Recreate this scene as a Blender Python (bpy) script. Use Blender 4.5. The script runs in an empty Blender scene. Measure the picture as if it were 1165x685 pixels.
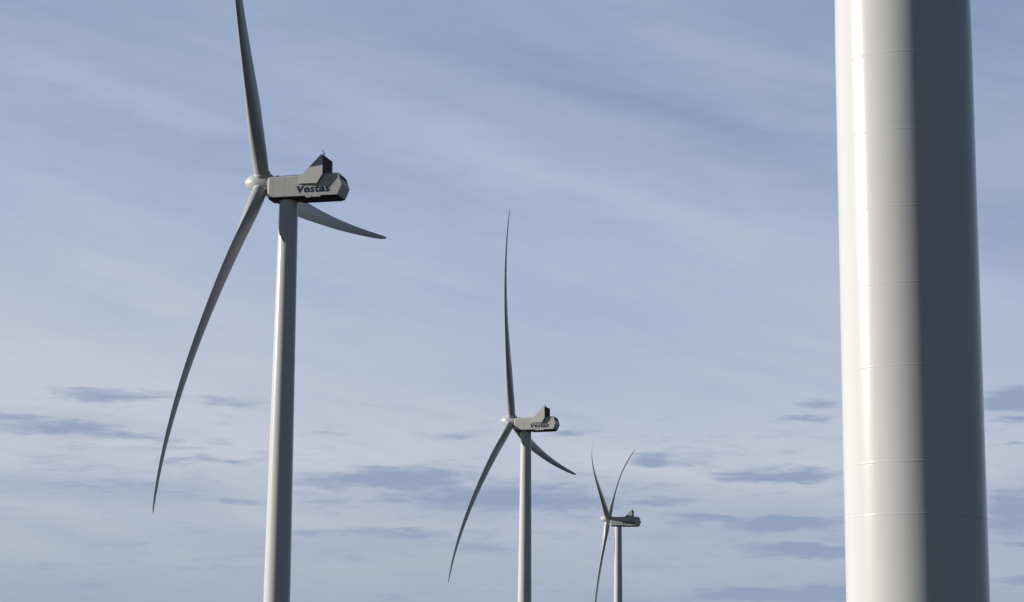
import bpy, bmesh, math
from mathutils import Matrix, Vector

scene = bpy.context.scene
COL = scene.collection
R = math.radians
EYE = 1.7

# ------------------------------------------------------------------ materials
def new_mat(name):
    m = bpy.data.materials.new(name)
    m.use_nodes = True
    nt = m.node_tree
    return m, nt, nt.nodes['Principled BSDF']

def painted(name, col, rough, spec=0.5, mottled=0.04, scale=(0.6, 0.6, 0.12), bump=0.0, joints=None, streak=0.0):
    """painted steel or gelcoat: faint mottling and rain streaks, slight waviness in the gloss"""
    m, nt, b = new_mat(name)
    N, L = nt.nodes, nt.links
    tc = N.new('ShaderNodeTexCoord')
    mp = N.new('ShaderNodeMapping'); mp.inputs['Scale'].default_value = scale
    L.new(tc.outputs['Object'], mp.inputs['Vector'])
    nz = N.new('ShaderNodeTexNoise'); nz.inputs['Scale'].default_value = 1.0
    nz.inputs['Detail'].default_value = 5.0; nz.inputs['Roughness'].default_value = 0.6
    L.new(mp.outputs['Vector'], nz.inputs['Vector'])
    mr = N.new('ShaderNodeMapRange')
    mr.inputs['From Min'].default_value = 0.3; mr.inputs['From Max'].default_value = 0.7
    mr.inputs['To Min'].default_value = 1.0 - mottled; mr.inputs['To Max'].default_value = 1.0 + mottled * 0.5
    L.new(nz.outputs['Fac'], mr.inputs['Value'])
    val = mr.outputs['Result']
    if streak:
        mp2 = N.new('ShaderNodeMapping'); mp2.inputs['Scale'].default_value = (5.0, 5.0, 0.15)
        L.new(tc.outputs['Object'], mp2.inputs['Vector'])
        n2 = N.new('ShaderNodeTexNoise'); n2.inputs['Scale'].default_value = 1.0; n2.inputs['Detail'].default_value = 3.0
        L.new(mp2.outputs['Vector'], n2.inputs['Vector'])
        r2 = N.new('ShaderNodeMapRange')
        r2.inputs['From Min'].default_value = 0.5; r2.inputs['From Max'].default_value = 0.75
        r2.inputs['To Min'].default_value = 1.0; r2.inputs['To Max'].default_value = 1.0 - streak
        L.new(n2.outputs['Fac'], r2.inputs['Value'])
        mu = N.new('ShaderNodeMath'); mu.operation = 'MULTIPLY'
        L.new(val, mu.inputs[0]); L.new(r2.outputs['Result'], mu.inputs[1]); val = mu.outputs[0]
    if joints:
        sx = N.new('ShaderNodeSeparateXYZ'); L.new(tc.outputs['Object'], sx.inputs[0])
        md = N.new('ShaderNodeMath'); md.operation = 'PINGPONG'; md.inputs[1].default_value = joints / 2
        L.new(sx.outputs['X'], md.inputs[0])
        jr = N.new('ShaderNodeMapRange')
        jr.inputs['From Min'].default_value = 0.02; jr.inputs['From Max'].default_value = 0.05
        jr.inputs['To Min'].default_value = 0.62; jr.inputs['To Max'].default_value = 1.0
        L.new(md.outputs[0], jr.inputs['Value'])
        mu = N.new('ShaderNodeMath'); mu.operation = 'MULTIPLY'
        L.new(val, mu.inputs[0]); L.new(jr.outputs['Result'], mu.inputs[1]); val = mu.outputs[0]
    vm = N.new('ShaderNodeVectorMath'); vm.operation = 'SCALE'
    vm.inputs[0].default_value = col
    L.new(val, vm.inputs['Scale'])
    L.new(vm.outputs['Vector'], b.inputs['Base Color'])
    b.inputs['Roughness'].default_value = rough
    b.inputs['Specular IOR Level'].default_value = spec
    if bump:
        mp3 = N.new('ShaderNodeMapping'); mp3.inputs['Scale'].default_value = (0.9, 0.9, 0.7)
        L.new(tc.outputs['Object'], mp3.inputs['Vector'])
        n3 = N.new('ShaderNodeTexNoise'); n3.inputs['Scale'].default_value = 1.0; n3.inputs['Detail'].default_value = 1.0
        L.new(mp3.outputs['Vector'], n3.inputs['Vector'])
        bp = N.new('ShaderNodeBump'); bp.inputs['Strength'].default_value = 1.0; bp.inputs['Distance'].default_value = bump
        L.new(n3.outputs['Fac'], bp.inputs['Height'])
        L.new(bp.outputs['Normal'], b.inputs['Normal'])
    return m

M_TOWER = painted('tower_paint', (0.65, 0.645, 0.635), 0.20, 0.32, 0.02, bump=0.0002, streak=0.02)
M_BLADE = painted('blade_gelcoat', (0.44, 0.45, 0.445), 0.36, 0.35, 0.04, scale=(0.8, 0.8, 0.15), streak=0.05)
M_NACELLE = painted('nacelle_panels', (0.60, 0.597, 0.572), 0.5, 0.3, 0.06, scale=(0.5, 0.5, 0.9), joints=1.92, streak=0.06)
M_WING = painted('cooler_panels', (0.58, 0.577, 0.552), 0.5, 0.3, 0.05, scale=(0.5, 0.5, 0.9), streak=0.05)
M_HUB = painted('hub_gelcoat', (0.57, 0.57, 0.555), 0.35, 0.4, 0.04)
M_NAVY = painted('navy_lettering', (0.010, 0.018, 0.070), 0.5, 0.3, 0.05)
M_DARK = painted('dark_metal', (0.05, 0.053, 0.058), 0.6, 0.3, 0.15)
M_STEEL = painted('galvanised_steel', (0.30, 0.31, 0.32), 0.45, 0.4, 0.08)

def radiator_material():
    m, nt, b = new_mat('radiator_fins')
    N, L = nt.nodes, nt.links
    tc = N.new('ShaderNodeTexCoord')
    w = N.new('ShaderNodeTexWave'); w.bands_direction = 'Y'
    w.inputs['Scale'].default_value = 4.0
    L.new(tc.outputs['Object'], w.inputs['Vector'])
    cr = N.new('ShaderNodeValToRGB')
    cr.color_ramp.elements[0].color = (0.006, 0.006, 0.008, 1)
    cr.color_ramp.elements[1].color = (0.022, 0.023, 0.027, 1)
    L.new(w.outputs['Fac'], cr.inputs['Fac'])
    L.new(cr.outputs['Color'], b.inputs['Base Color'])
    b.inputs['Roughness'].default_value = 0.7
    return m
M_RAD = radiator_material()

def ground_material():
    m, nt, b = new_mat('winter_field')
    N, L = nt.nodes, nt.links
    tc = N.new('ShaderNodeTexCoord')
    n1 = N.new('ShaderNodeTexNoise'); n1.inputs['Scale'].default_value = 0.006; n1.inputs['Detail'].default_value = 8
    L.new(tc.outputs['Object'], n1.inputs['Vector'])
    cr = N.new('ShaderNodeValToRGB')
    cr.color_ramp.elements[0].position = 0.35; cr.color_ramp.elements[0].color = (0.030, 0.045, 0.018, 1)
    cr.color_ramp.elements[1].position = 0.65; cr.color_ramp.elements[1].color = (0.070, 0.065, 0.035, 1)
    L.new(n1.outputs['Fac'], cr.inputs['Fac'])
    n2 = N.new('ShaderNodeTexNoise'); n2.inputs['Scale'].default_value = 1.3; n2.inputs['Detail'].default_value = 6
    L.new(tc.outputs['Object'], n2.inputs['Vector'])
    mx = N.new('ShaderNodeMix'); mx.data_type = 'RGBA'; mx.blend_type = 'MULTIPLY'
    mx.inputs['Factor'].default_value = 0.5
    L.new(cr.outputs['Color'], mx.inputs['A']); L.new(n2.outputs['Fac'], mx.inputs['B'])
    L.new(mx.outputs['Result'], b.inputs['Base Color'])
    bp = N.new('ShaderNodeBump'); bp.inputs['Distance'].default_value = 0.15
    L.new(n2.outputs['Fac'], bp.inputs['Height']); L.new(bp.outputs['Normal'], b.inputs['Normal'])
    b.inputs['Roughness'].default_value = 1.0
    return m

# ------------------------------------------------------------------ helpers
def link(name, mesh, parent=None, matrix=None):
    o = bpy.data.objects.new(name, mesh)
    COL.objects.link(o)
    if parent is not None:
        o.parent = parent
    if matrix is not None:
        o.matrix_local = matrix
    return o

def to_mesh(name, bm, mat, smooth=False, angle=None):
    me = bpy.data.meshes.new(name)
    bmesh.ops.recalc_face_normals(bm, faces=bm.faces)
    for f in bm.faces:
        f.smooth = smooth
    if angle is not None:
        for e in bm.edges:
            if len(e.link_faces) == 2 and e.calc_face_angle(0) > angle:
                e.smooth = False
    bm.to_mesh(me); bm.free()
    me.materials.append(mat)
    return me

def tag(o, label, cat, group=None):
    o['label'] = label; o['category'] = cat
    if group:
        o['group'] = group

def lathe(profile, n, axis='z', close_ends=True):
    """profile: list of (position along the axis, radius)"""
    bm = bmesh.new(); rings = []
    for h, r in profile:
        ring = []
        for k in range(n):
            a = 2 * math.pi * k / n
            c, s = r * math.cos(a), r * math.sin(a)
            ring.append(bm.verts.new((c, s, h) if axis == 'z' else (h, c, s)))
        rings.append(ring)
    for a, b in zip(rings, rings[1:]):
        for k in range(n):
            bm.faces.new((a[k], a[(k + 1) % n], b[(k + 1) % n], b[k]))
    if close_ends:
        bm.faces.new(rings[0][::-1]); bm.faces.new(rings[-1])
    return bm

def box(bm, lo, hi):
    v = [bm.verts.new((x, y, z)) for x in (lo[0], hi[0]) for y in (lo[1], hi[1]) for z in (lo[2], hi[2])]
    for f in ((0, 1, 3, 2), (4, 6, 7, 5), (0, 4, 5, 1), (2, 3, 7, 6), (0, 2, 6, 4), (1, 5, 7, 3)):
        bm.faces.new([v[i] for i in f])

def interp(x, xs, ys):
    if x <= xs[0]:
        return ys[0]
    for i in range(1, len(xs)):
        if x <= xs[i]:
            t = (x - xs[i - 1]) / (xs[i] - xs[i - 1])
            return ys[i - 1] + t * (ys[i] - ys[i - 1])
    return ys[-1]

def smooth_interp(x, xs, ys):
    """piecewise linear, with the kinks rounded off by a short moving average"""
    w = min(0.035, max(x, 0.0), max(1.0 - x, 0.0))
    return sum(interp(x + w * k / 6, xs, ys) for k in range(-6, 7)) / 13

# ------------------------------------------------------------------ turbine dimensions
HUB_Z = 83.8 + EYE
OVERHANG = 4.49
TILT = R(6)
ROTOR_R = 61.76
TOWER_TOP = HUB_Z - 2.72
R_BASE, R_TOP = 2.05, 1.50

def tower_radius(z):
    return interp(z, [0, 22, TOWER_TOP], [R_BASE, R_BASE, R_TOP])

def make_tower_mesh(bead):
    seams = [2.6, 5.0, 7.52, 9.02, 11.79, 14.21, 16.48, 18.79, 21.15, 23.5]
    while seams[-1] < TOWER_TOP - 4:
        seams.append(seams[-1] + 2.72)
    prof = [(-0.3, R_BASE)]
    for i, s in enumerate(seams):
        r = tower_radius(s)
        w, h = 0.032, bead
        if abs(s - 9.02) < 0.01 or abs(s - 7.52) < 0.01 or abs(s - 21.15) < 0.01:
            w, h = 0.036, bead * 1.25
        # each plate meets the next in a shallow weld bead
        prof += [(s - 0.10, r), (s - 0.085, r), (s - w * 1.6, r), (s - w, r - h * 0.35), (s - w * 0.35, r + h), (s + w * 0.35, r + h), (s + w, r - h * 0.35), (s + w * 1.6, r), (s + 0.085, r), (s + 0.10, r)]
        nxt = seams[i + 1] if i + 1 < len(seams) else TOWER_TOP
        for k in (1, 2):
            z = s + (nxt - s) * k / 3
            prof.append((z, tower_radius(z)))
    prof += [(TOWER_TOP - 0.05, R_TOP), (TOWER_TOP, R_TOP - 0.04)]
    return to_mesh('tower', lathe(prof, 160), M_TOWER, smooth=True, angle=R(50))

def make_bearing_mesh():
    return to_mesh('yaw_bearing', lathe([(0.003, 1.36), (0.02, 1.40), (0.2, 1.40), (0.24, 1.3), (0.5, 1.3)], 64), M_DARK, True, R(40))

# ---- nacelle (origin on the tower axis at hub height, +X towards the rotor, Y towards the lettered flank)
def make_nacelle_mesh():
    # ring: roof, shoulder, waist, sill, belly (left side), mirrored on the right
    def ring(xs, ys, zs):
        p = [(xs[i], ys[i], zs[i]) for i in range(5)]
        return p + [(x, -y, z) for x, y, z in reversed(p)]
    R1 = ring([2.62] * 5, [1.30, 1.86, 1.86, 1.86, 1.10], [0.98, 0.62, -0.85, -2.28, -2.50])
    R2 = ring([2.92] * 5, [1.36, 1.94, 1.94, 1.94, 1.15], [1.06, 0.70, -0.85, -2.36, -2.62])
    R0 = ring([2.98] * 5, [1.25, 1.80, 1.80, 1.80, 1.05], [0.96, 0.60, -0.85, -2.26, -2.52])
    R3 = ring([2.70] * 5, [1.40, 2.00, 2.00, 2.00, 1.20], [1.16, 0.80, -0.85, -2.42, -2.66])
    R4 = ring([-1.75] * 5, [1.40, 2.00, 2.00, 2.00, 1.20], [1.24, 0.84, -0.85, -2.44, -2.64])
    R5 = ring([-2.05] * 5, [1.40, 2.00, 2.00, 2.00, 1.25], [1.24, 0.84, -0.85, -2.44, -2.84])
    R6 = ring([-8.72, -9.02, -9.58, -8.86, -8.50], [1.38, 1.98, 1.98, 1.98, 1.25], [1.24, 0.84, -0.86, -2.50, -2.84])
    bm = bmesh.new()
    rings = [[bm.verts.new(c) for c in r] for r in (R0, R2, R3, R4, R5, R6)]
    n = 10
    for a, b in zip(rings, rings[1:]):
        for k in range(n):
            bm.faces.new((a[k], a[(k + 1) % n], b[(k + 1) % n], b[k]))
    bm.faces.new(rings[0])
    e = rings[-1]
    for k in range(4):
        bm.faces.new((e[k], e[k + 1], e[9 - k - 1], e[9 - k]))
    bmesh.ops.recalc_face_normals(bm, faces=bm.faces)
    edges = [ed for ed in bm.edges if len(ed.link_faces) == 2 and ed.calc_face_angle(0) > R(14)]
    bmesh.ops.bevel(bm, geom=edges, offset=0.07, segments=2, affect='EDGES', profile=0.5)
    for f in bm.faces:
        if f.calc_center_median().z < -2.47:
            f.material_index = 1
    me = to_mesh('nacelle', bm, M_NACELLE, False)
    me.materials.append(M_DARK)
    return me

def make_cooler_wing_mesh(side):
    # slanted side plate of the roof cooler, flaring outwards towards the rear
    outline = [(-2.05, -0.46), (-5.52, -0.56), (-6.42, 0.92), (-6.36, 4.10), (-6.05, 4.02), (-2.98, 1.02)]
    bm = bmesh.new(); layers = []
    for off in (0.0, -0.16):
        layers.append([bm.verts.new((x, side * (2.22 + (-x - 2.05) / 4.3 * 0.28 + off), z)) for x, z in outline])
    n = len(outline)
    bm.faces.new(layers[0]); bm.faces.new(layers[1][::-1])
    for k in range(n):
        bm.faces.new((layers[0][k], layers[0][(k + 1) % n], layers[1][(k + 1) % n], layers[1][k]))
    # stiffening webs that hold the plate to the nacelle shoulder
    for x in (-2.9, -4.2, -5.4):
        y = 2.22 + (-x - 2.05) / 4.3 * 0.28 - 0.16
        lo, hi = sorted((side * 1.93, side * (y + 0.02)))
        box(bm, (x - 0.06, lo, -0.35), (x + 0.06, hi, 0.66))
    return to_mesh('cooler_wing', bm, M_WING, False)

def make_radiator_mesh():
    bm = bmesh.new()
    for k in range(4):                                   # four upright radiator cores
        y0 = -2.22 + k * 1.115
        box(bm, (-6.40, y0, 1.32), (-6.10, y0 + 1.07, 3.86))
    box(bm, (-6.42, -2.27, 1.245), (-6.05, 2.27, 1.318))
    return to_mesh('radiator', bm, M_RAD, False)

def make_cooler_frame_mesh():
    bm = bmesh.new()
    box(bm, (-6.46, -2.29, 3.865), (-6.06, 2.29, 4.03))
    for y in (-1.165, -0.05, 1.065):
        box(bm, (-6.44, y - 0.02, 1.32), (-6.402, y + 0.06, 3.86))
    for y in (-1.2, 1.2):                                # raking struts forward to the roof
        for t in range(1):
            a = Vector((-6.09, y, 3.7)); b = Vector((-3.4, y, 1.22)); d = (b - a)
            side = Vector((0, 0.06, 0)); up = d.cross(side).normalized() * 0.06
            q = [bm.verts.new(p + s * side + u * up) for p in (a, b) for s, u in ((-1, -1), (1, -1), (1, 1), (-1, 1))]
            for f in ((0, 1, 5, 4), (1, 2, 6, 5), (2, 3, 7, 6), (3, 0, 4, 7), (3, 2, 1, 0), (4, 5, 6, 7)):
                bm.faces.new([q[i] for i in f])
    return to_mesh('cooler_frame', bm, M_DARK, False)

def text_mesh(body, shear, offset):
    cu = bpy.data.curves.new('lettering', 'FONT')
    cu.body = body
    cu.size = 1.0; cu.shear = shear; cu.offset = offset; cu.extrude = 0.012
    cu.resolution_u = 4; cu.space_character = 1.06
    tmp = bpy.data.objects.new('lettering_source', cu)
    COL.objects.link(tmp)
    bpy.context.view_layer.update()
    me = bpy.data.meshes.new_from_object(tmp.evaluated_get(bpy.context.evaluated_depsgraph_get()))
    bpy.data.objects.remove(tmp); bpy.data.curves.remove(cu)
    xs = [v.co.x for v in me.vertices]; ys = [v.co.y for v in me.vertices]
    return me, min(xs), max(xs), min(ys), max(ys)

def make_lettering_mesh():
    # heavy slanted capital followed by nearly as tall lower case letters; reads from the rotor towards the tail
    bm = bmesh.new()
    for body, u0, u1, hgt in (('V', 0.0, 1.32, 1.16), ('estas', 1.22, 5.5, 1.12)):
        me, x0, x1, y0, y1 = text_mesh(body, 0.11, 0.045 if body == 'V' else 0.027)
        for v in me.vertices:
            v.co = Vector((-(u0 + (v.co.x - x0) / (x1 - x0) * (u1 - u0)), v.co.z, (v.co.y - y0) / (y1 - y0) * hgt))
        bm.from_mesh(me)
        bpy.data.meshes.remove(me)
    me = bpy.data.meshes.new('lettering')
    bm.to_mesh(me); bm.free()
    me.materials.clear(); me.materials.append(M_NAVY)
    return me

def make_vent_mesh():
    # louvred air outlet across the top of the sloping tail panel
    a = Vector((-9.02, 0, 0.84)); b = Vector((-9.58, 0, -0.86))
    d = (b - a).normalized(); nrm = Vector((d.z, 0, -d.x))
    if nrm.x > 0:
        nrm = -nrm
    bm = bmesh.new()
    for k in range(4):
        p = a + d * (0.10 + 0.13 * k)
        q = p + d * 0.10
        v = []
        for y in (-1.75, 1.75):
            v += [bm.verts.new((pt + nrm * h) + Vector((0, y, 0))) for pt, h in ((p, -0.02), (q, -0.02), (q, 0.06), (p, 0.03))]
        for f in ((0, 1, 2, 3), (7, 6, 5, 4), (0, 4, 5, 1), (1, 5, 6, 2), (2, 6, 7, 3), (3, 7, 4, 0)):
            bm.faces.new([v[i] for i in f])
    return to_mesh('rear_vent', bm, M_DARK, False)

def make_hatch_mesh():
    bm = bmesh.new()
    box(bm, (1.35, 0.55, 1.165), (1.95, 1.15, 1.36))
    bmesh.ops.bevel(bm, geom=list(bm.edges), offset=0.05, segments=2, affect='EDGES')
    return to_mesh('roof_light', bm, M_STEEL, False)

def make_mast_mesh():
    bm = bmesh.new()
    for y, h in ((1.55, 0.85), (0.95, 0.6)):
        box(bm, (-6.20, y - 0.035, 4.032), (-6.13, y + 0.035, 4.03 + h))
        box(bm, (-6.28, y - 0.10, 4.03 + h), (-6.05, y + 0.10, 4.10 + h))
    return to_mesh('weather_mast', bm, M_STEEL, False)

def make_ledge_mesh():
    # service crane hatch frame and cable duct along the sill of the lettered flank
    bm = bmesh.new()
    box(bm, (-4.55, 1.60, -2.74), (-3.55, 2.06, -2.47))
    box(bm, (-6.05, 1.60, -2.70), (-4.75, 2.06, -2.47))
    bmesh.ops.bevel(bm, geom=list(bm.edges), offset=0.03, segments=1, affect='EDGES')
    return to_mesh('hatch_sill', bm, M_WING, False)

def make_crane_foot_mesh():
    bm = bmesh.new()
    box(bm, (-5.4, 0.3, -3.02), (-4.0, 1.0, -2.82))
    return to_mesh('belly_hatch', bm, M_DARK, False)

# ---- hub (origin at the rotor centre, +X along the tilted shaft)
def make_hub_mesh():
    prof = [(-1.42, 1.30), (-1.40, 1.48), (-1.28, 1.58), (-1.0, 1.63), (-0.4, 1.66), (0.4, 1.66), (0.95, 1.60),
            (1.45, 1.47), (1.95, 1.27), (2.40, 1.01), (2.75, 0.72), (3.0, 0.42), (3.12, 0.18), (3.15, 0.03)]
    return to_mesh('hub', lathe(prof, 64, 'x'), M_HUB, True, R(50))

def make_seal_mesh():
    return to_mesh('shaft_seal', lathe([(-2.05, 1.18), (-1.80, 1.22), (-1.38, 1.22)], 48, 'x'), M_DARK, True, R(40))

def make_collar_mesh():
    return to_mesh('root_collar', lathe([(1.45, 1.235), (1.5, 1.29), (1.82, 1.29), (1.87, 1.235), (1.87, 1.18), (1.45, 1.18)], 48, 'z', False), M_HUB, True, R(40))

# ---- blade (origin at the rotor centre; X upwind, Y in the turning direction, Z along the blade)
CMAX, ROOT_D = 3.745, 2.39
CH_S = [0, .05, .10, .16, .21, .28, .5, .8, .94, .975, .99, 1.0]
CH_V = [ROOT_D, ROOT_D, (ROOT_D + CMAX) / 2 + .1, CMAX * .97, CMAX, CMAX * .95, CMAX * .66, CMAX * .38, CMAX * .25, CMAX * .20, CMAX * .15, CMAX * .05]

def make_blade_mesh(k2, k3, e2, pitch):
    cone = 0.04776
    st = [1.3 / ROTOR_R + (1 - 1.3 / ROTOR_R) * (i / 64) for i in range(60)]
    st += [0.945, 0.96, 0.972, 0.982, 0.989, 0.994, 0.998, 1.0]
    st = sorted(set(round(s, 4) for s in st))
    nseg = 36
    bm = bmesh.new(); rings = []
    for s in st:
        r = s * ROTOR_R
        u = math.tan(cone) * r + k2 * s**2 + k3 * s**3
        e = e2 * s**2
        tw = R(smooth_interp(s, [0, .1, .2, .3, .5, .7, 1], [14.27, 14.27, 14.27 * .75, 14.27 * .5, 14.27 * .22, 14.27 * .08, 0])) + pitch
        c = smooth_interp(s, CH_S, CH_V)
        t = smooth_interp(s, [0, .05, .1, .16, .21, .3, .5, .8, 1], [1, 1, .72, .46, .38, .29, .22, .18, .16])
        pa = smooth_interp(s, [0, .05, .12, .2, 1], [.5, .5, .42, .36, .3])
        bl = min(1, max(0, (t - .38) / .62))
        le = Vector((math.sin(tw), math.cos(tw), 0)); nn = Vector((math.cos(tw), -math.sin(tw), 0))
        ring = []
        for k in range(nseg):
            th = 2 * math.pi * k / nseg
            x = .5 - .5 * math.cos(th)
            yt = 5 * (.2969 * math.sqrt(x) - .126 * x - .3516 * x**2 + .2843 * x**3 - .1015 * x**4)
            yt *= 1 if math.sin(th) >= 0 else -1
            y = (.5 * math.sin(th) * bl + yt * (1 - bl)) * t
            ring.append(bm.verts.new(Vector((u, e, r)) + le * ((pa - x) * c) + nn * (-y * c)))
        rings.append(ring)
    for a, b in zip(rings, rings[1:]):
        for k in range(nseg):
            bm.faces.new((a[k], a[(k + 1) % nseg], b[(k + 1) % nseg], b[k]))
    bm.faces.new(rings[0][::-1]); bm.faces.new(rings[-1])
    return to_mesh('blade', bm, M_BLADE, True, R(60))

# ------------------------------------------------------------------ build
MESH = dict(tower=make_tower_mesh(0.001), yaw_bearing=make_bearing_mesh(), nacelle=make_nacelle_mesh(),
            wing_a=make_cooler_wing_mesh(1), wing_b=make_cooler_wing_mesh(-1), radiator=make_radiator_mesh(),
            cooler_frame=make_cooler_frame_mesh(), lettering=make_lettering_mesh(), rear_vent=make_vent_mesh(),
            roof_light=make_hatch_mesh(), weather_mast=make_mast_mesh(), hatch_sill=make_ledge_mesh(),
            belly_hatch=make_crane_foot_mesh(), hub=make_hub_mesh(), shaft_seal=make_seal_mesh(), root_collar=make_collar_mesh())

GROUP = 'white three bladed wind turbines standing in a row'

def wind_turbine(x, y, yaw, azimuth, k2, k3, e2, pitch, label):
    root = bpy.data.objects.new('wind_turbine', None)
    COL.objects.link(root)
    root.location = (x, y, 0); root.rotation_euler = (0, 0, math.pi - yaw)
    tag(root, label, 'wind turbine', GROUP)
    tower = link('tower', MESH['tower'], root)
    link('yaw_bearing', MESH['yaw_bearing'], tower, Matrix.Translation((0, 0, TOWER_TOP)))
    nac = link('nacelle', MESH['nacelle'], root, Matrix.Translation((0, 0, HUB_Z)))
    for nm, key in (('cooler_wing', 'wing_a'), ('cooler_wing', 'wing_b'), ('radiator', 'radiator'), ('cooler_frame', 'cooler_frame'),
                    ('rear_vent', 'rear_vent'), ('roof_light', 'roof_light'), ('weather_mast', 'weather_mast'),
                    ('hatch_sill', 'hatch_sill'), ('belly_hatch', 'belly_hatch')):
        link(nm, MESH[key], nac)
    link('lettering', MESH['lettering'], nac, Matrix.Translation((-2.0, 2.0, -1.93)))
    link('lettering', MESH['lettering'], nac, Matrix.Translation((-7.45, -2.0, -1.93)) @ Matrix.Rotation(math.pi, 4, 'Z'))
    ct, s_ = math.cos(TILT), math.sin(TILT)
    axial = Vector((ct, 0, s_)); up = Vector((-s_, 0, ct)); right = Vector((0, 1, 0))
    centre = Vector((0, 0, HUB_Z)) + axial * OVERHANG
    def frame(a, b, c):
        m = Matrix((a, b, c)).transposed().to_4x4(); m.translation = centre
        return m
    hub = link('hub', MESH['hub'], root, frame(axial, right, up))
    link('shaft_seal', MESH['shaft_seal'], hub)
    bmesh_ = make_blade_mesh(k2, k3, e2, pitch)
    for k in range(3):
        az = azimuth + k * 2 * math.pi / 3
        rad = up * math.cos(az) + right * math.sin(az)
        tan = -up * math.sin(az) + right * math.cos(az)
        bl = link('blade', bmesh_, root, frame(axial, tan, rad))
        link('root_collar', MESH['root_collar'], bl)
    return root

K2, K3, E2, P = 2.01748, -5.04181, 2.79922, -0.02335
wind_turbine(-35.9, 335.797, 0.2495, 0.5694, K2 + 1.1806, K3 - 1.9083, E2 - .9347, P + .0088,
             'largest full wind turbine, at left, upper blade reaching past the top of the photo')
wind_turbine(4.384, 614.33, 0.3393, 0.342, K2 - .2637, K3 - .6922, E2 - .2207, P - .0326,
             'middle sized wind turbine, one blade upright, standing between the largest and the smallest')
wind_turbine(46.144, 919.215, 0.2083, 1.0834, K2 + 3.9814, K3 - 4.2317, E2 + 1.0338, P - .1075,
             'smallest, farthest wind turbine, two blades raised in a V')

D4 = R_BASE / math.sin(R(1.836))
t4 = link('turbine_tower', make_tower_mesh(0.0036))
t4.location = (D4 * math.sin(R(10.655)), D4 * math.cos(R(10.655)), 0)
t4.rotation_euler = (0, 0, 1.0)
tag(t4, 'huge close white tower column at right, half sunlit, half in dark shade', 'turbine tower')

# ground
bm = bmesh.new()
rings = [0.0, 60, 200, 600, 1500, 4000, 9000, 16000]
vs = [[bm.verts.new((0, 0, 0))]]
for r in rings[1:]:
    vs.append([bm.verts.new((r * math.cos(2 * math.pi * k / 48), r * math.sin(2 * math.pi * k / 48), 0)) for k in range(48)])
for k in range(48):
    bm.faces.new((vs[0][0], vs[1][k], vs[1][(k + 1) % 48]))
for a, b in zip(vs[1:], vs[2:]):
    for k in range(48):
        bm.faces.new((a[k], b[k], b[(k + 1) % 48], a[(k + 1) % 48]))
g = link('ground', to_mesh('ground', bm, ground_material(), True))
g['kind'] = 'structure'

# ------------------------------------------------------------------ light
SUN_EL = R(15.5)
SUN_AZ_FROM_Y = math.atan2(-0.9990, 0.0384)          # compass angle from +Y, clockwise: the sun stands to the left
sun_dir = Vector((math.sin(SUN_AZ_FROM_Y) * math.cos(SUN_EL), math.cos(SUN_AZ_FROM_Y) * math.cos(SUN_EL), math.sin(SUN_EL)))
sl = bpy.data.lights.new('sun', 'SUN'); sl.energy = 5.0; sl.angle = R(0.53); sl.color = (1.0, 0.953, 0.89)
so = bpy.data.objects.new('sun', sl); COL.objects.link(so)
so.rotation_euler = sun_dir.to_track_quat('Z', 'Y').to_euler()
so.location = (-200, 0, 120)

# ------------------------------------------------------------------ sky
world = bpy.data.worlds.new('World'); scene.world = world
world.use_nodes = True
nt = world.node_tree; N, L = nt.nodes, nt.links
bg = N['Background']
sky = N.new('ShaderNodeTexSky'); sky.sky_type = 'NISHITA'; sky.sun_disc = False
sky.sun_elevation = SUN_EL; sky.sun_rotation = SUN_AZ_FROM_Y
sky.altitude = 0; sky.air_density = 1.0; sky.dust_density = 0.6; sky.ozone_density = 1.5
STR = 0.05
bg.inputs['Strength'].default_value = STR

def mth(op, a, b=None, clamp=False):
    n = N.new('ShaderNodeMath'); n.operation = op; n.use_clamp = clamp
    for i, v in enumerate((a, b)):
        if v is None:
            continue
        if isinstance(v, (int, float)):
            n.inputs[i].default_value = v
        else:
            L.new(v, n.inputs[i])
    return n.outputs[0]

def ramp(v, x0, x1, y0, y1, smooth=True):
    n = N.new('ShaderNodeMapRange'); n.interpolation_type = 'SMOOTHSTEP' if smooth else 'LINEAR'
    for k, val in (('From Min', x0), ('From Max', x1), ('To Min', y0), ('To Max', y1)):
        n.inputs[k].default_value = val
    L.new(v, n.inputs['Value'])
    return n.outputs['Result']

def xyz(x, y, z=0.0):
    n = N.new('ShaderNodeCombineXYZ')
    for i, v in enumerate((x, y, z)):
        if isinstance(v, (int, float)):
            n.inputs[i].default_value = v
        else:
            L.new(v, n.inputs[i])
    return n.outputs[0]

def noise(vec, detail, rough=0.55, dist=0.0):
    n = N.new('ShaderNodeTexNoise'); n.inputs['Scale'].default_value = 1.0
    n.inputs['Detail'].default_value = detail; n.inputs['Roughness'].default_value = rough
    n.inputs['Distortion'].default_value = dist
    L.new(vec, n.inputs['Vector'])
    return n.outputs['Fac']

def mixc(f, a, b):
    n = N.new('ShaderNodeMix'); n.data_type = 'RGBA'
    if isinstance(f, (int, float)):
        n.inputs['Factor'].default_value = f
    else:
        L.new(f, n.inputs['Factor'])
    for k, v in (('A', a), ('B', b)):
        if isinstance(v, tuple):
            n.inputs[k].default_value = (v[0] / STR, v[1] / STR, v[2] / STR, 1)
        else:
            L.new(v, n.inputs[k])
    return n.outputs['Result']

tc = N.new('ShaderNodeTexCoord')
sp = N.new('ShaderNodeSeparateXYZ'); L.new(tc.outputs['Generated'], sp.inputs[0])
AZ = mth('MULTIPLY', mth('ARCTAN2', sp.outputs['X'], sp.outputs['Y']), 180 / math.pi)     # degrees from +Y
EL = mth('MULTIPLY', mth('ARCSINE', sp.outputs['Z']), 180 / math.pi)                     # degrees above the horizon

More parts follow.
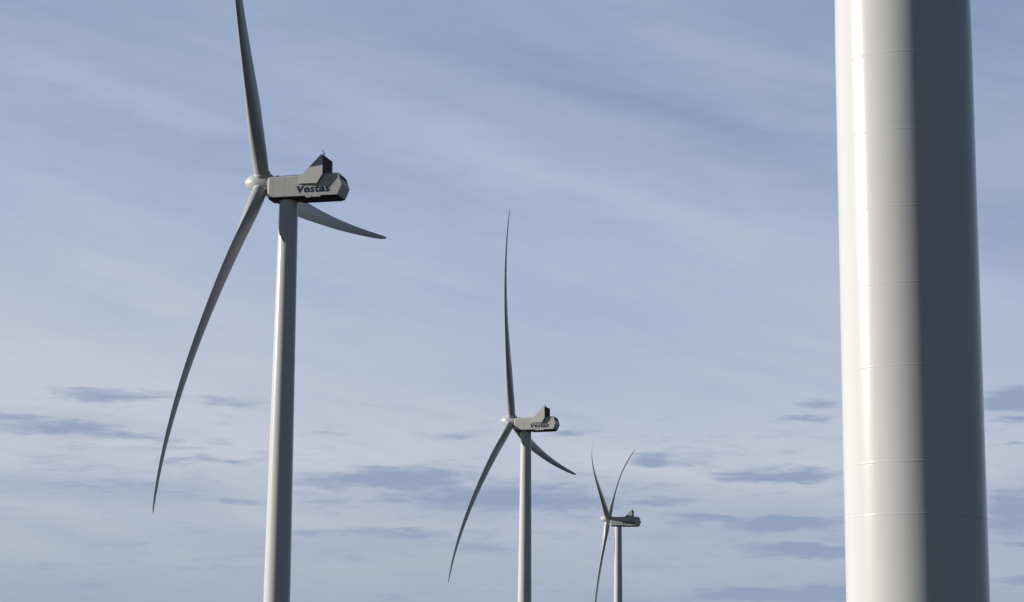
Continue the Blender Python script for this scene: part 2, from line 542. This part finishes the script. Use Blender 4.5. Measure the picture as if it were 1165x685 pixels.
# wind-drawn coordinates: the high veil runs slightly downhill to the right
hx = mth('ADD', mth('MULTIPLY', AZ, 0.965), mth('MULTIPLY', EL, -0.26))
hy = mth('ADD', mth('MULTIPLY', EL, 0.965), mth('MULTIPLY', AZ, 0.26))
n_big = noise(xyz(mth('MULTIPLY', hx, 0.055), mth('MULTIPLY', hy, 0.24), 3.7), 3.0, 0.5, 0.4)
n_mid = noise(xyz(mth('MULTIPLY', hx, 0.14), mth('MULTIPLY', hy, 0.75), 9.1), 5.0, 0.55, 0.5)
n_str = noise(xyz(mth('MULTIPLY', hx, 0.16), mth('MULTIPLY', hy, 2.1), 21.4), 6.0, 0.6, 0.5)
n_fine = noise(xyz(mth('MULTIPLY', AZ, 0.5), mth('MULTIPLY', EL, 2.6), 1.3), 6.0, 0.6, 0.3)
n_warp = noise(xyz(mth('MULTIPLY', AZ, 0.55), mth('MULTIPLY', EL, 1.5), 5.5), 4.0, 0.55)
n_warp2 = noise(xyz(mth('MULTIPLY', AZ, 0.45), mth('MULTIPLY', EL, 1.9), 15.5), 5.0, 0.6)

def blob_field(blobs, warp_a, warp_e, slope=0.0):
    """soft patches of cloud: (azimuth, elevation, half width, half height, strength) in degrees, ragged by noise"""
    A2 = mth('ADD', AZ, mth('MULTIPLY', mth('SUBTRACT', n_warp, 0.5), warp_a))
    E2_ = mth('ADD', EL, mth('MULTIPLY', mth('SUBTRACT', n_warp2, 0.5), warp_e))
    if slope:                                            # along and across streaks that run downhill to the right
        cs, sn = math.cos(R(slope)), math.sin(R(slope))
        A2, E2_ = (mth('SUBTRACT', mth('MULTIPLY', A2, cs), mth('MULTIPLY', E2_, sn)),
                   mth('ADD', mth('MULTIPLY', A2, sn), mth('MULTIPLY', E2_, cs)))
    v = xyz(A2, E2_)
    out = None
    for a, e, w, h, s_ in blobs:
        sub = N.new('ShaderNodeVectorMath'); sub.operation = 'SUBTRACT'
        L.new(v, sub.inputs[0]); sub.inputs[1].default_value = (a, e, 0)
        mul = N.new('ShaderNodeVectorMath'); mul.operation = 'MULTIPLY'
        L.new(sub.outputs[0], mul.inputs[0]); mul.inputs[1].default_value = (1 / w, 1 / h, 0)
        ln = N.new('ShaderNodeVectorMath'); ln.operation = 'LENGTH'
        L.new(mul.outputs[0], ln.inputs[0])
        k = ramp(ln.outputs['Value'], 0.0, 1.5, s_, 0.0)
        out = k if out is None else mth('MAXIMUM', out, k)
    return out

LOW = [(-11.73, 7.29, 3.38, 0.253, 0.8),
       (-13.27, 7.48, 1.93, 0.202, 0.7),
       (-10.65, 8.26, 2.09, 0.253, 0.65),
       (-7.32, 8.11, 1.54, 0.253, 0.6),
       (-7.92, 6.58, 1.93, 0.127, 0.7),
       (-7.32, 5.62, 1.77, 0.152, 0.6),
       (-3.87, 6.14, 2.42, 0.355, 0.85),
       (-2.68, 6.31, 2.42, 0.355, 0.95),
       (-0.3, 5.76, 3.86, 0.532, 1.0),
       (1.37, 5.72, 2.25, 0.457, 0.85),
       (-3.63, 4.76, 3.54, 0.228, 0.7),
       (-2.73, 4.9, 0.9, 0.127, 0.7),
       (-0.89, 4.41, 1.61, 0.228, 0.6),
       (3.87, 6.76, 0.84, 0.202, 0.9),
       (1.73, 7.46, 1.09, 0.127, 0.8),
       (7.2, 6.4, 2.19, 0.202, 1.0),
       (5.18, 5.21, 2.42, 0.228, 0.8),
       (7.44, 5.07, 2.56, 0.33, 0.95),
       (7.92, 4.4, 1.86, 0.278, 1.0),
       (7.32, 3.29, 3.38, 0.278, 1.1),
       (7.68, 7.81, 1.09, 0.152, 0.8),
       (8.27, 8.25, 0.9, 0.127, 0.7),
       (13.32, 8.28, 1.09, 0.381, 1.0),
       (13.51, 7.73, 0.77, 0.127, 0.8),
       (13.32, 5.42, 1.44, 0.811, 1.0),
       (13.27, 7.17, 0.84, 0.101, 0.7),
       (13.46, 3.62, 1.09, 0.177, 1.0),
       (13.39, 4.55, 0.96, 0.101, 0.9),
       (4.23, 5.66, 1.93, 0.228, 0.75),
       (-1.96, 7.42, 1.28, 0.127, 0.5),
       (-4.94, 7.33, 1.28, 0.101, 0.5),
       (3.75, 4.04, 1.28, 0.127, 0.4),
       (-10.77, 5.89, 4.82, 0.406, 0.5)]
BANK = [(-11.01, 5.84, 6.19, 0.553, 0.9),
        (0.42, 5.72, 7.86, 0.691, 0.9),
        (7.08, 5.13, 5.71, 0.922, 0.8),
        (7.56, 3.06, 7.14, 0.645, 0.8),
        (-3.87, 4.46, 5.24, 0.461, 0.7),
        (13.51, 5.42, 2.14, 1.613, 0.8),
        (-12.44, 3.11, 6.19, 0.922, 0.5),
        (-11.73, 7.38, 4.29, 0.507, 0.6)]
HIGH_DARK = [(-3.65, 16.61, 5.95, 0.691, 0.9),
       (1.92, 16.31, 4.05, 0.599, 0.7),
       (-8.69, 16.82, 2.86, 0.691, 0.5),
       (-13.55, 11.54, 4.52, 0.553, 0.8),
       (-9.98, 12.07, 2.86, 0.369, 0.6),
       (8.99, 16.0, 2.14, 1.152, 0.8),
       (7.61, 20.52, 2.86, 1.843, 0.7),
       (3.92, 17.91, 2.14, 0.691, 0.5),
       (-16.38, 11.01, 2.14, 0.461, 0.5)]
HIGH_LIGHT = [(-5.83, 13.98, 6.19, 0.783, 0.9),
       (-1.34, 13.95, 5.24, 0.691, 0.6),
       (-16.03, 12.33, 3.81, 0.507, 0.5),
       (1.48, 18.59, 3.81, 0.691, 0.5),
       (-14.27, 9.02, 4.05, 0.829, 0.6),
       (-10.52, 14.67, 2.86, 0.599, 0.5),
       (-11.98, 8.05, 6.19, 0.922, 0.6),
       (-7.71, 10.37, 3.57, 0.783, 0.5)]

# how white the thin high veil is
t = ramp(EL, 6.8, 18.5, 0.92, 0.22, False)
t = mth('ADD', t, ramp(AZ, -14, 14, 0.07, -0.07, False))
t = mth('ADD', t, mth('MULTIPLY', mth('SUBTRACT', n_big, 0.5), 0.55))
t = mth('ADD', t, mth('MULTIPLY', mth('SUBTRACT', n_mid, 0.5), 0.26))
t = mth('ADD', t, mth('MULTIPLY', mth('SUBTRACT', n_fine, 0.5), 0.07))
t = mth('ADD', t, mth('MULTIPLY', mth('SUBTRACT', n_str, 0.5), 0.20))
t = mth('SUBTRACT', t, mth('MULTIPLY', blob_field(HIGH_DARK, 3.0, 1.6, 17), 0.16))
t = mth('ADD', t, mth('MULTIPLY', blob_field(HIGH_LIGHT, 3.0, 1.6, 17), 0.20))
cr = N.new('ShaderNodeValToRGB')
els = cr.color_ramp.elements
els[0].position = 0.0; els[0].color = (0.234, 0.315, 0.495, 1)
els[1].position = 1.0; els[1].color = (0.560, 0.600, 0.692, 1)
m_ = els.new(0.5); m_.color = (0.380, 0.461, 0.632, 1)
L.new(mth('ADD', t, 0.0, True), cr.inputs['Fac'])
sc_ = N.new('ShaderNodeVectorMath'); sc_.operation = 'SCALE'; sc_.inputs['Scale'].default_value = 1 / STR
L.new(cr.outputs['Color'], sc_.inputs[0])
veil = sc_.outputs[0]
# murkier air near the horizon
veil = mixc(ramp(mth('ADD', EL, mth('MULTIPLY', mth('SUBTRACT', n_mid, 0.5), 3.0)), 7.2, 2.6, 0.0, 0.92), veil, (0.372, 0.438, 0.548))
# low grey-blue cloud bars
n_rag = noise(xyz(mth('MULTIPLY', AZ, 1.1), mth('MULTIPLY', EL, 7.5), 2.2), 5.0, 0.62, 0.6)
body = blob_field(LOW, 2.0, 0.75)
low = mth('ADD', body, mth('MULTIPLY', mth('SUBTRACT', n_fine, 0.5), 1.1))
low = mth('ADD', low, mth('MULTIPLY', mth('SUBTRACT', n_rag, 0.5), 0.9))
low = mth('MULTIPLY', ramp(low, 0.10, 0.92, 0.0, 0.90), ramp(body, 0.02, 0.35, 0.0, 1.0))
# scattered faint shreds between them
shred = mth('ADD', mth('MULTIPLY', n_fine, 0.6), mth('MULTIPLY', n_rag, 0.4))
shred = mth('MULTIPLY', ramp(shred, 0.50, 0.70, 0.0, 0.45), ramp(EL, 9.2, 7.0, 0.0, 1.0))
bank = mth('ADD', blob_field(BANK, 3.0, 1.0), mth('MULTIPLY', mth('SUBTRACT', n_mid, 0.5), 0.8))
low = mth('MAXIMUM', low, mth('ADD', shred, ramp(bank, 0.05, 1.0, 0.0, 0.42)))
veil = mixc(low, veil, (0.280, 0.352, 0.505))
# the bright veil stands over the northern sky; unseen sky elsewhere is dimmed and blued to deepen the towers' shade
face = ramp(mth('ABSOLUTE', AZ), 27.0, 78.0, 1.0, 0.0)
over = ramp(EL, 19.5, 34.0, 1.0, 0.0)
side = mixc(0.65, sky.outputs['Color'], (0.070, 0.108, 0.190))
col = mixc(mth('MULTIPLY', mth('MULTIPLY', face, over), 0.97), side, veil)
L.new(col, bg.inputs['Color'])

# ------------------------------------------------------------------ camera
cd = bpy.data.cameras.new('camera'); cam = bpy.data.objects.new('camera', cd); COL.objects.link(cam)
cd.sensor_fit = 'HORIZONTAL'; cd.sensor_width = 36.0; cd.lens = 2451.63 / 1165 * 36.0
cd.clip_start = 0.1; cd.clip_end = 40000
cam.matrix_world = Matrix.Translation((0, 0, EYE)) @ Matrix.Rotation(math.pi / 2 + 0.19172, 4, 'X') @ Matrix.Rotation(0.00957, 4, 'Z')
scene.camera = cam

vs_ = scene.view_settings
vs_.view_transform = 'Standard'; vs_.look = 'None'; vs_.exposure = 0.0; vs_.gamma = 1.0; vs_.use_curve_mapping = False
scene.display_settings.display_device = 'sRGB'
scene.cycles.use_denoising = True
